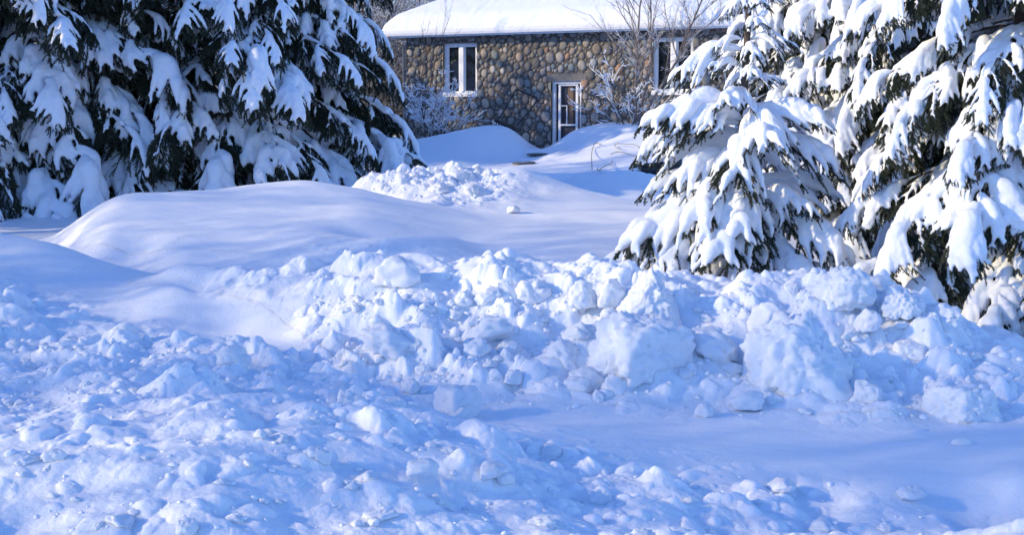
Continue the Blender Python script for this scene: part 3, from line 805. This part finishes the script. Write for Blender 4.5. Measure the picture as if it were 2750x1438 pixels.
def spray(rs, L, load, base_=np.eye(4), out=None, nd=1.0, droop=0.5):
    """one fan of twigs: wood and needles in mb, snow beads in the list"""
    mb, beads = out
    def tf(p): return np.asarray(p) @ base_[:3, :3].T + base_[:3, 3]
    t = np.linspace(0, 1, 14)
    lat = rs.normal() * .10
    limb = np.stack([L * t * (1 - .13 * droop * t), L * lat * t ** 2, L * (.10 * t - (.12 + droop * .55) * t ** 2.1)], 1)
    mb.tube(tf(limb), np.interp(t, [0, 1], [.011, .0035]) * L ** .5, 5, 0)
    def grow(P, rads, hup, dens):
        T = np.gradient(P, axis=0); T /= np.linalg.norm(T, axis=1)[:, None]
        ln = np.linalg.norm(np.diff(P, axis=0), axis=1).sum()
        k = max(6, int(ln * 300 * nd * dens))
        s = np.linspace(0.05, 1, k) * (len(P) - 1)
        PP = np.stack([np.interp(s, np.arange(len(P)), P[:, c]) for c in range(3)], 1)
        TT = np.stack([np.interp(s, np.arange(len(P)), T[:, c]) for c in range(3)], 1)
        needles(mb, tf(PP), TT @ base_[:3, :3].T, rs, per=2)
        if rads is not None:
            kk = max(5, int(ln / .018))
            s = np.linspace(0, 1, kk)
            e = s * (len(P) - 1)
            QQ = np.stack([np.interp(e, np.arange(len(P)), P[:, c]) for c in range(3)], 1)
            rr_ = rads(s)
            up = np.array([0, 0, 1.0])
            W = tf(QQ)
            for w_, r in zip(W, rr_):
                if r > .009: beads.append((w_ + up * r * hup, r))
    sc = L ** .6 * load
    grow(limb, lambda s: sc * np.interp(s, [0, .12, .4, .75, .93, 1], [.03, .08, .105, .08, .035, .006]) * (1 + .18 * np.sin(s * 9 + rs.rand() * 6)), .75, .9)
    nt_ = rs.randint(11, 15)
    for i in range(nt_):
        s0 = .14 + .80 * (i + .5 * rs.rand()) / nt_
        side = 1 if i % 2 else -1
        k = s0 * 13; p0 = np.array([np.interp(k, np.arange(14), limb[:, c]) for c in range(3)])
        l = L * (.60 * (1 - s0) ** .9 + .16) * rs.uniform(.8, 1.2)
        az = side * R(rs.uniform(24, 56)) * (1 - .25 * s0)
        tt = np.linspace(0, 1, 9)
        dz = rs.uniform(.45, .95) * (droop + .35)
        tw = np.stack([np.cos(az) * l * tt * (1 - .2 * tt), np.sin(az) * l * tt * (1 - .25 * tt), -l * dz * tt ** 1.9 - .15 * l * tt], 1) + p0
        mb.tube(tf(tw), np.interp(tt, [0, 1], [.005, .0022]) * L ** .5, 4, 0)
        ph = rs.rand() * 6; wl = rs.uniform(.75, 1.15)
        bare = rs.rand() < .12 + .6 * max(0, .9 - load)
        grow(tw, None if bare else (lambda s: sc * wl * np.interp(s, [0, .3, .6, .8, .92, 1], [.066, .064, .050, .032, .018, .004]) * (1 + .15 * np.sin(s * 7 + ph))), .75, 1.0)
        # short hanging shoots under the twig
        for j in range(rs.randint(5, 9)):
            q = rs.uniform(.2, .98); kq = q * 8
            p1 = np.array([np.interp(kq, np.arange(9), tw[:, c]) for c in range(3)])
            l2 = rs.uniform(.06, .15) * L ** .5
            a2 = az + rs.choice([-1, 1]) * rs.uniform(.3, 1.0)
            t2 = np.linspace(0, 1, 5)
            sh = np.stack([np.cos(a2) * l2 * t2 * .8, np.sin(a2) * l2 * t2 * .8, -l2 * (.25 * t2 + .75 * t2 ** 2)], 1) + p1
            mb.tube(tf(sh), .0022, 3, 0)
            grow(sh, (lambda s: sc * np.interp(s, [0, .6, .9, 1], [.026, .021, .012, .0])) if rs.rand() < .45 * load and not bare else None, .8, 1.1)
def beads_mesh(beads):
    P = np.array([b[0] for b in beads]); r = np.array([b[1] for b in beads])
    n = len(P); nv = len(BV)
    V = (P[:, None, :] + BV[None] * r[:, None, None]).reshape(-1, 3)
    Fc = (BF[None] + (np.arange(n) * nv)[:, None, None]).reshape(-1, 3)
    return V, Fc
def rotm(rz, ry, rx, t):
    m = Euler((rx, ry, rz)).to_matrix()
    o = np.eye(4); o[:3, :3] = np.array(m); o[:3, 3] = t
    return o
def make_spray(seed, L, load, droop, voxel):
    rs = np.random.RandomState(seed); mb = MB(); beads = []
    spray(rs, L, load, np.eye(4), (mb, beads), 1.0, droop)
    V, Fc = beads_mesh(beads)
    return (mb.mesh('branch', [M_BARK, M_NEEDLE], False), remesh(V, Fc, voxel, 3, .006, 'branch_snow', M_TSNOW, seed))
def make_bough(seed, L, load, droop, voxel, nd=.6):
    """a long limb carrying several sprays, drooping outward"""
    rs = np.random.RandomState(seed); mb = MB(); beads = []
    t = np.linspace(0, 1, 20)
    limb = np.stack([L * t * (1 - .1 * t), L * rs.normal() * .05 * t ** 2, L * (.03 * t - droop * .62 * t ** 1.7)], 1)
    mb.tube(limb, np.interp(t, [0, 1], [.030, .008]), 6, 0)
    for s in np.linspace(.12, .95, int(L / .025)):
        p = np.array([np.interp(s * 19, np.arange(20), limb[:, c]) for c in range(3)])
        beads.append((p + np.array([0, 0, .03]), .030 + .016 * math.sin(s * 14 + seed)))
    n = 11
    for i in range(n):
        s = .22 + .76 * i / (n - 1)
        p = np.array([np.interp(s * 19, np.arange(20), limb[:, c]) for c in range(3)])
        side = 1 if i % 2 else -1
        if i == n - 1: az, l = 0.0, .75
        else: az, l = side * R(rs.uniform(30, 70)), rs.uniform(.45, .85) * (1.15 - .35 * s)
        pit = R(8 + 40 * droop * s + rs.uniform(-8, 10))
        spray(rs, l, (load * rs.uniform(.8, 1.25) if rs.rand() < .35 + .5 * load else .28), rotm(az, pit, rs.uniform(-.25, .25), p), (mb, beads), nd, .55)
    V, Fc = beads_mesh(beads)
    return (mb.mesh('branch', [M_BARK, M_NEEDLE], False), remesh(V, Fc, voxel, 3, .008, 'branch_snow', M_TSNOW, seed))
SPRAY = [make_spray(40 + k, 1.0, (.85, 1.05, 1.25)[k % 3], .22 + .14 * (k % 4), .0125) for k in range(8)]
BOUGH = [make_bough(60 + k, 2.3, (.9, .6, 1.0, .7, .4)[k % 5], .48 + .12 * (k % 3), .018, 1.0) for k in range(6)]
BOUGHW = [make_bough(80 + k, 2.0, (1.05, .75, 1.15, .85)[k % 4], .70 + .12 * (k % 3), .018, .9) for k in range(5)]
print('spray faces', [len(a.polygons) for a, b in SPRAY], [len(b.polygons) for a, b in SPRAY])
print('bough faces', [len(a.polygons) for a, b in BOUGH], [len(b.polygons) for a, b in BOUGH])
def add_branch(tree, proto, z, az, reach, L0, pitch, sx=1.0, r0=.04):
    a, b = proto
    s = reach / L0
    o = obj('branch', a, tree)
    o.location = (math.cos(az) * r0, math.sin(az) * r0, z)
    o.rotation_euler = Euler((0, pitch, az), 'XYZ')
    o.scale = (s, s * sx, s * (.85 + .15 * sx))
    k = obj('branch_snow', b, o)
    return o
def spruce(x, y, z, H, Rb, label, kind, seed, z_lo, z_hi, dz, per, group=None, trunk_r=.10, face=None, half=math.pi, prof=None):
    """branches from z_lo to z_hi; face/half limit the azimuths that are built"""
    rs = random.Random(seed)
    tr = empty('spruce_tree', (x, y, z)); tag(tr, label, 'tree', group)
    tm = MB()
    tz = np.linspace(-.3, H, 26)
    tm.tube(np.stack([.02 * np.sin(tz * 1.7 + seed) , .02 * np.cos(tz * 1.3), tz], 1), np.interp(tz, [-.3, H], [trunk_r * 1.1, .012]), 10)
    tm.build('trunk', M_BARK, tr)
    zz_ = z_lo; lay = 0; cnt = 0
    while zz_ < z_hi and cnt < 95:
        f = zz_ / H
        reach = Rb * (1 - f) ** .85 if prof is None else float(np.interp(zz_, prof[0], prof[1]))
        n = per if reach > .35 * Rb else max(4, per - 2)
        a0 = rs.uniform(0, 6.28)
        for k in range(n):
            az = a0 + 2 * math.pi * k / n + rs.uniform(-.22, .22)
            if face is not None:
                d = (az - face + math.pi) % (2 * math.pi) - math.pi
                if abs(d) > half: continue
            rch = max(.18, reach * rs.uniform(.78, 1.12))
            if kind == 'spray': P, L0 = rs.choice(SPRAY), 1.0
            elif kind == 'bough': P, L0 = rs.choice(BOUGH), 2.5
            else: P, L0 = rs.choice(BOUGHW), 2.2
            add_branch(tr, P, zz_ + rs.uniform(-.08, .08) * dz / .3, az, rch, L0, R(rs.uniform(-8, 10) + (6 if f < .15 else 0) - 22 * f), rs.uniform(.85, 1.2))
            cnt += 1
            if cnt >= 95: break
        zz_ += dz * rs.uniform(.85, 1.15); lay += 1
    print(label, cnt)
    return tr
# the small spruce in front of the house
p = at(1990, 770, 11.4)
PROF = ([0, .15, .6, 1.0, 1.35, 1.5, 1.7, 2.3, 2.8, 3.3, 3.9], [1.0, 1.0, .92, .88, .86, .66, .36, .34, .31, .26, .1])
ys = spruce(p.x, 11.4, bz(p.x, 11.4), 3.9, 1.28, 'young spruce with heavy snow pads standing before the right window of the house', 'spray', 3, .14, 3.75, .33, 5, trunk_r=.045, prof=PROF)
add_branch(ys, SPRAY[3], 2.02, math.pi * .99, .62, 1.0, R(0), 1.0)
add_branch(ys, SPRAY[1], 1.50, math.pi * 1.1, .85, 1.0, R(-6), 1.1)
add_branch(ys, SPRAY[6], 1.38, math.pi * .93, .88, 1.0, R(-2), 1.0)
for (z_, az, rc, pi_, kk) in ((.38, 3.1, 1.12, 4, 4), (.30, 3.6, 1.08, 3, 2), (.55, 2.8, 1.0, 0, 5), (.62, 3.45, 1.05, 2, 1), (.32, -.9, 1.0, 4, 7)):
    add_branch(ys, SPRAY[kk], z_, az, rc, 1.0, R(pi_), 1.1)
rsy = random.Random(77)
for k in range(6):
    zb = .35 + .42 * k
    add_branch(ys, SPRAY[rsy.randrange(8)], zb, -math.pi / 2 + rsy.uniform(-.45, .45), float(np.interp(zb, PROF[0], PROF[1])) * rsy.uniform(.75, 1.0), 1.0, R(rsy.uniform(-8, 6)), 1.1)
# the taller spruces on the right
for (u, Y, H, Rb, lb, sd_, per, zh, kd) in (
    (2240, 16.5, 9.0, 1.9, 'tall snow laden spruce directly behind the young one, farthest of the right hand group', 5, 9, 5.4, 'white'),
    (2480, 14.4, 9.5, 1.85, 'tall spruce with thick white boughs at the top right, between its two neighbours', 6, 9, 5.2, 'white'),
    (2740, 10.7, 8.5, 1.6, 'large spruce cut by the right edge, its low boughs touching the ploughed bank', 8, 9, 4.2, 'white')):
    x = (u - 1375) / F * Y
    trc = spruce(x, Y, bz(x, Y), H, Rb, lb, kd, sd_, .2, zh, .40, per, 'snow laden spruces on the right', trunk_r=.14)
for (z_, az, rc, pi_, kk) in ((1.0, -2.2, 1.3, 12, 0), (.85, -1.75, 1.25, 10, 2), (1.35, -2.65, 1.45, 8, 2), (.6, -1.95, 1.05, 8, 3), (1.7, -2.3, 1.45, 4, 0), (1.5, -1.6, 1.4, 6, 1)):
    add_branch(trc, BOUGHW[kk], z_, az, rc, 2.1, R(pi_), 1.15)
# the big dark spruces on the left
for (u, Y, H, Rb, lb, sd_, zh) in ((645, 21.0, 16.0, 2.85, 'big dark spruce with drooping snowy boughs behind the smooth mound', 10, 6.0),
                                 (60, 20.0, 15.0, 3.1, 'dark snowy spruce cut by the left edge of the picture', 12, 5.4)):
    x = (u - 1375) / F * Y
    trl = spruce(x, Y, bz(x, Y), H, Rb, lb, 'bough', sd_, .3, zh, .37, 11, 'big dark spruces on the left', trunk_r=.24, face=-math.pi/2 + .25, half=R(112))
    if u > 300:
        for (z_, az, rc, pi_, kk) in ((1.75, -.12, 3.3, 4, 0), (1.35, -.32, 3.2, 4, 2), (2.2, .05, 3.0, 4, 3), (.95, -.2, 3.1, 0, 4)):
            add_branch(trl, BOUGH[kk], z_, az, rc, 2.5, R(pi_), 1.0)

# ------------------------------------------------------------------ bare trees and shrubs
def bare(seed, H, stems, spread, r0, depth=4, kids=(5, 8), up=.35, wig=.10, snow=0.0, twist=1.0, first=.25, rmin=.0022):
    rs = np.random.RandomState(seed)
    tk, tw, sn = MB(), MB(), MB()
    def seg(p, d, L, r, lev):
        n = 9 if lev == 0 else (6 if lev < 3 else 4)
        P = [np.array(p)]; D = np.array(d) / np.linalg.norm(d)
        for k in range(n):
            D = D + rs.normal(size=3) * wig + np.array([0, 0, up * .12])
            D /= np.linalg.norm(D)
            P.append(P[-1] + D * L / n)
        P = np.array(P)
        rr = np.linspace(r, r * (.35 if lev else .3), n + 1)
        (tk if lev == 0 else tw).tube(P, rr, 7 if lev == 0 else (5 if lev == 1 else 3), 0)
        if snow and (lev > 0 or spread > .4):
            T = np.gradient(P, axis=0); T /= np.linalg.norm(T, axis=1)[:, None]
            if abs(T[:, 2]).mean() < .88 and rs.rand() < .85:
                Q = P + np.array([0, 0, 1.0]) * (rr * .7 + snow * .35)[:, None]
                sn.tube(Q, np.maximum(snow * (.5 + .5 * np.linspace(1, .4, n + 1)), .003) * (1 - .9 * (np.arange(n + 1) == n)), 4, 0)
        if lev >= depth: return
        nk = rs.randint(kids[0], kids[1] + 1)
        if lev == 0: nk = int(nk * 1.6)
        for k in range(nk):
            s = first + (1 - first) * (k + rs.rand()) / nk if lev == 0 else .15 + .85 * rs.rand()
            q = s * n
            p1 = np.array([np.interp(q, np.arange(n + 1), P[:, c]) for c in range(3)])
            T = P[min(n, int(q) + 1)] - P[min(n, int(q) + 1) - 1]; T /= np.linalg.norm(T)
            a = rs.normal(size=3); a -= a.dot(T) * T; a /= np.linalg.norm(a)
            ang = R(rs.uniform(28, 58)) * twist
            seg(p1, T * math.cos(ang) + a * math.sin(ang), L * rs.uniform(.30, .55) * (1 - .35 * s if lev == 0 else 1), max(rmin, np.interp(q, np.arange(n + 1), rr) * .6), lev + 1)
    for k in range(stems):
        a = 2 * math.pi * (k + rs.rand() * .6) / stems
        sp = spread * rs.uniform(.4, 1.1)
        seg((.05 * math.cos(a) * (stems > 1), .05 * math.sin(a) * (stems > 1), -.15), (math.cos(a) * sp, math.sin(a) * sp, 1.0), H * rs.uniform(.75, 1.05), r0 * rs.uniform(.7, 1.0), 0)
    return tk, tw, sn
def bare_meshes(seed, bark, **k):
    tk, tw, sn = bare(seed, **k)
    return tk.mesh('trunk', bark), tw.mesh('crown', bark), (sn.mesh('twig_snow', M_TSNOW) if sn.n else None)
def bare_tree(meshes, x, y, z, rz, s, label, group=None, name='bare_tree', cat='tree', stem='trunk'):
    t = empty(name, (x, y, z), rz); tag(t, label, cat, group); t.scale = (s, s, s)
    obj(stem, meshes[0], t); obj('crown', meshes[1], t)
    if meshes[2]: obj('twig_snow', meshes[2], t)
    return t
M_BIRCH = mat('birch_bark', (.24, .20, .18), .8, noise=(7, (.11, .085, .075), .42, .62))
x, y = 3.15, 33.1
bare_tree(bare_meshes(5, M_BIRCH, H=5.6, stems=3, spread=.16, r0=.045, depth=3, kids=(6, 9), snow=.004, twist=.75, first=.22), x, y, bz(x, y), 0, 1.0, 'slender bare birch growing before the stone wall, right of the door')
x, y = 2.9, 32.9
bare_tree(bare_meshes(6, M_TWIG, H=1.75, stems=8, spread=1.1, r0=.020, depth=3, kids=(3, 4), snow=.011, wig=.13, first=.2), x, y, bz(x, y), 0, 1.0, 'snowy bare shrub spreading around the foot of the birch', None, 'shrub', 'shrub', 'stem')
x, y = -2.05, 35.6
bare_tree(bare_meshes(7, M_TWIG, H=1.75, stems=12, spread=.95, r0=.020, depth=3, kids=(3, 5), snow=.010, wig=.10, first=.2), x, y, bz(x, y), 0, 1.0, 'low bare shrub under the left window of the house', None, 'shrub', 'shrub', 'stem')
x, y = -2.25, 35.2
bare_tree(bare_meshes(8, M_TWIG, H=3.6, stems=2, spread=.10, r0=.020, depth=2, kids=(4, 7), snow=0, twist=.7, first=.45), x, y, bz(x, y), 0, 1.0, 'thin bare sapling standing left of the left window')
THICK = [bare_meshes(20 + k, M_PALE_TWIG, H=5.5, stems=2 + k % 2, spread=.28, r0=.055, depth=4, kids=(4, 6), snow=.007, wig=.12, first=.12, rmin=.006) for k in range(3)]
BIG = bare_meshes(30, M_TWIG, H=9.0, stems=1, spread=.05, r0=.16, depth=4, kids=(5, 7), snow=.008, wig=.10, first=.3, rmin=.006)
rs = random.Random(4)
WOODS = [(-5.6, 43), (-4.3, 44.5), (-7.2, 46), (-5.0, 49), (-3.6, 52), (-6.6, 53), (-8.6, 50), (-4.9, 57), (-7.8, 59), (-2.6, 58), (-5.9, 41.5), (-10.5, 56), (-9.3, 44), (-4.0, 41.2), (-4.9, 43.0), (-3.9, 46), (-5.6, 46.5), (-4.6, 52.5), (-5.4, 40), (-3.6, 44.2), (-4.5, 47.5), (-3.4, 50), (-5.0, 54.5)]
for k, (x, y) in enumerate(WOODS):
    big = k in (4, 7, 8, 9)
    bare_tree(BIG if big else THICK[k % 3], x, y, bz(x, y), rs.uniform(0, 6.28), rs.uniform(.85, 1.15), 'tall bare tree in the wood behind the house corner' if big else 'bare bushy tree dusted with snow, left of the house corner',
              'tall bare trees behind the house' if big else 'bare bushy trees left of the house')
BRUSH = bare_meshes(52, M_PALE_TWIG, H=3.0, stems=8, spread=.55, r0=.022, depth=4, kids=(4, 6), snow=.004, wig=.13, first=.08, rmin=.005)
for k, (x, y) in enumerate(((-3.7, 40.2), (-4.2, 41.0), (-4.8, 41.8), (-3.9, 43.2), (-5.0, 44.4), (-4.4, 46.0), (-3.5, 42.0))):
    bare_tree(BRUSH, x, y, bz(x, y), rs.uniform(0, 6.28), rs.uniform(.9, 1.3), 'brown twiggy brush between the left hand spruce and the house corner', 'brush beside the house', 'brush', 'shrub', 'stem')
# pole and wires behind the trees
p = at(1131, 40, 62)
ple = empty('utility_pole', (p.x, 62, 1.5)); tag(ple, 'dark utility pole rising behind the bare trees, left of the roof', 'utility pole')
m = MB(); m.tube([(0, 0, -.5), (0, 0, 9.0)], [.16, .11], 10); m.build('pole', M_TWIG, ple)
m = MB(); m.box(-1.1, 1.1, -.06, .06, 8.2, 8.34); m.build('crossarm', M_TWIG, ple, smooth=False)
a, b = at(700, 30, 62), at(1131, 11, 62); c = at(1700, -25, 62)
m = MB(); tt = np.linspace(0, 1, 30)
for (q0, q1) in ((a, b), (b, c)):
    q0, q1 = np.array(q0), np.array(q1)
    m.tube(q0 + (q1 - q0) * tt[:, None] - np.array([0, 0, .12]) * (4 * tt * (1 - tt))[:, None], .022, 5)
tag(m.build('wire', M_BLACK), 'thin overhead wire crossing the bare trees left of the roof', 'wire')

# ------------------------------------------------------------------ the trees beside the road, left of the picture, whose shade falls over the yard
SHADE_BUSH = [bare_meshes(50 + k, M_TWIG, H=5.2, stems=7, spread=.40, r0=.022, depth=4, kids=(5, 7), snow=0, wig=.12, first=.1) for k in range(2)]  # out-of-view bushes, added to dapple the churned snow with shade
rs = random.Random(14)
for k, (y, s) in enumerate(((-1.2, .95), (1.9, .9), (3.5, .95), (4.5, .9), (5.5, .92), (6.6, .95), (7.6, 1.0), (8.6, 1.2), (9.6, 1.3), (13.0, 1.2))):
    x = -12.5 - rs.uniform(0, 2.0)
    bare_tree(SHADE_BUSH[k % 2], x, y, .1, rs.uniform(0, 6.28), s, 'unseen bare bush added to shade the yard, left of the churned snow', 'added shade bushes', 'bush', 'bush', 'stem')
SHADE_TREE = bare_meshes(58, M_TWIG, H=7.6, stems=3, spread=.10, r0=.05, depth=4, kids=(6, 8), snow=0, wig=.10, first=.66)  # unseen trees added for shade, crowns raised so it falls on the lane
for k, (x, y, s) in enumerate(((-13.2, .3, 1.0), (-13.6, 1.0, 1.05), (-12.8, 1.6, 1.0), (-14, 2.0, 1.05))):
    bare_tree(SHADE_TREE, x, y, .1, rs.uniform(0, 6.28), s, 'unseen slim bare tree with a high crown, added to shade the lane', 'added shade trees')
for k, (x, y, s) in enumerate(((-17, 17.5, 1.2), (-21, 22, 1.2), (-19, 27, 1.1))):
    bare_tree(BIG, x, y, .2, rs.uniform(0, 6.28), s, 'tall bare tree standing to the left of the dark spruces', 'roadside trees')
for k, (x, y, H, Rb) in enumerate(((-14, 16.5, 9.0, 2.5), (-15.5, 20.5, 12.0, 2.5), (-10.4, 17.6, 9.5, 2.4), (-11.8, 20.4, 11, 2.6), (-8.6, 31.5, 7.5, 3), (-10.4, 33, 7.7, 3), (-12.2, 35.2, 7.7, 3), (-7, 29.8, 7.2, 3))):
    spruce(x, y, .3 if k < 2 else (.1 if k < 4 else .8), H, Rb, ('dark spruce standing out on the left' if k < 4 else 'dark spruce hidden behind the two big left hand spruces'), 'bough', 70 + k, .4, H * .93, H * .048, 6, 'roadside spruces' if k < 4 else 'spruces behind', trunk_r=.18)
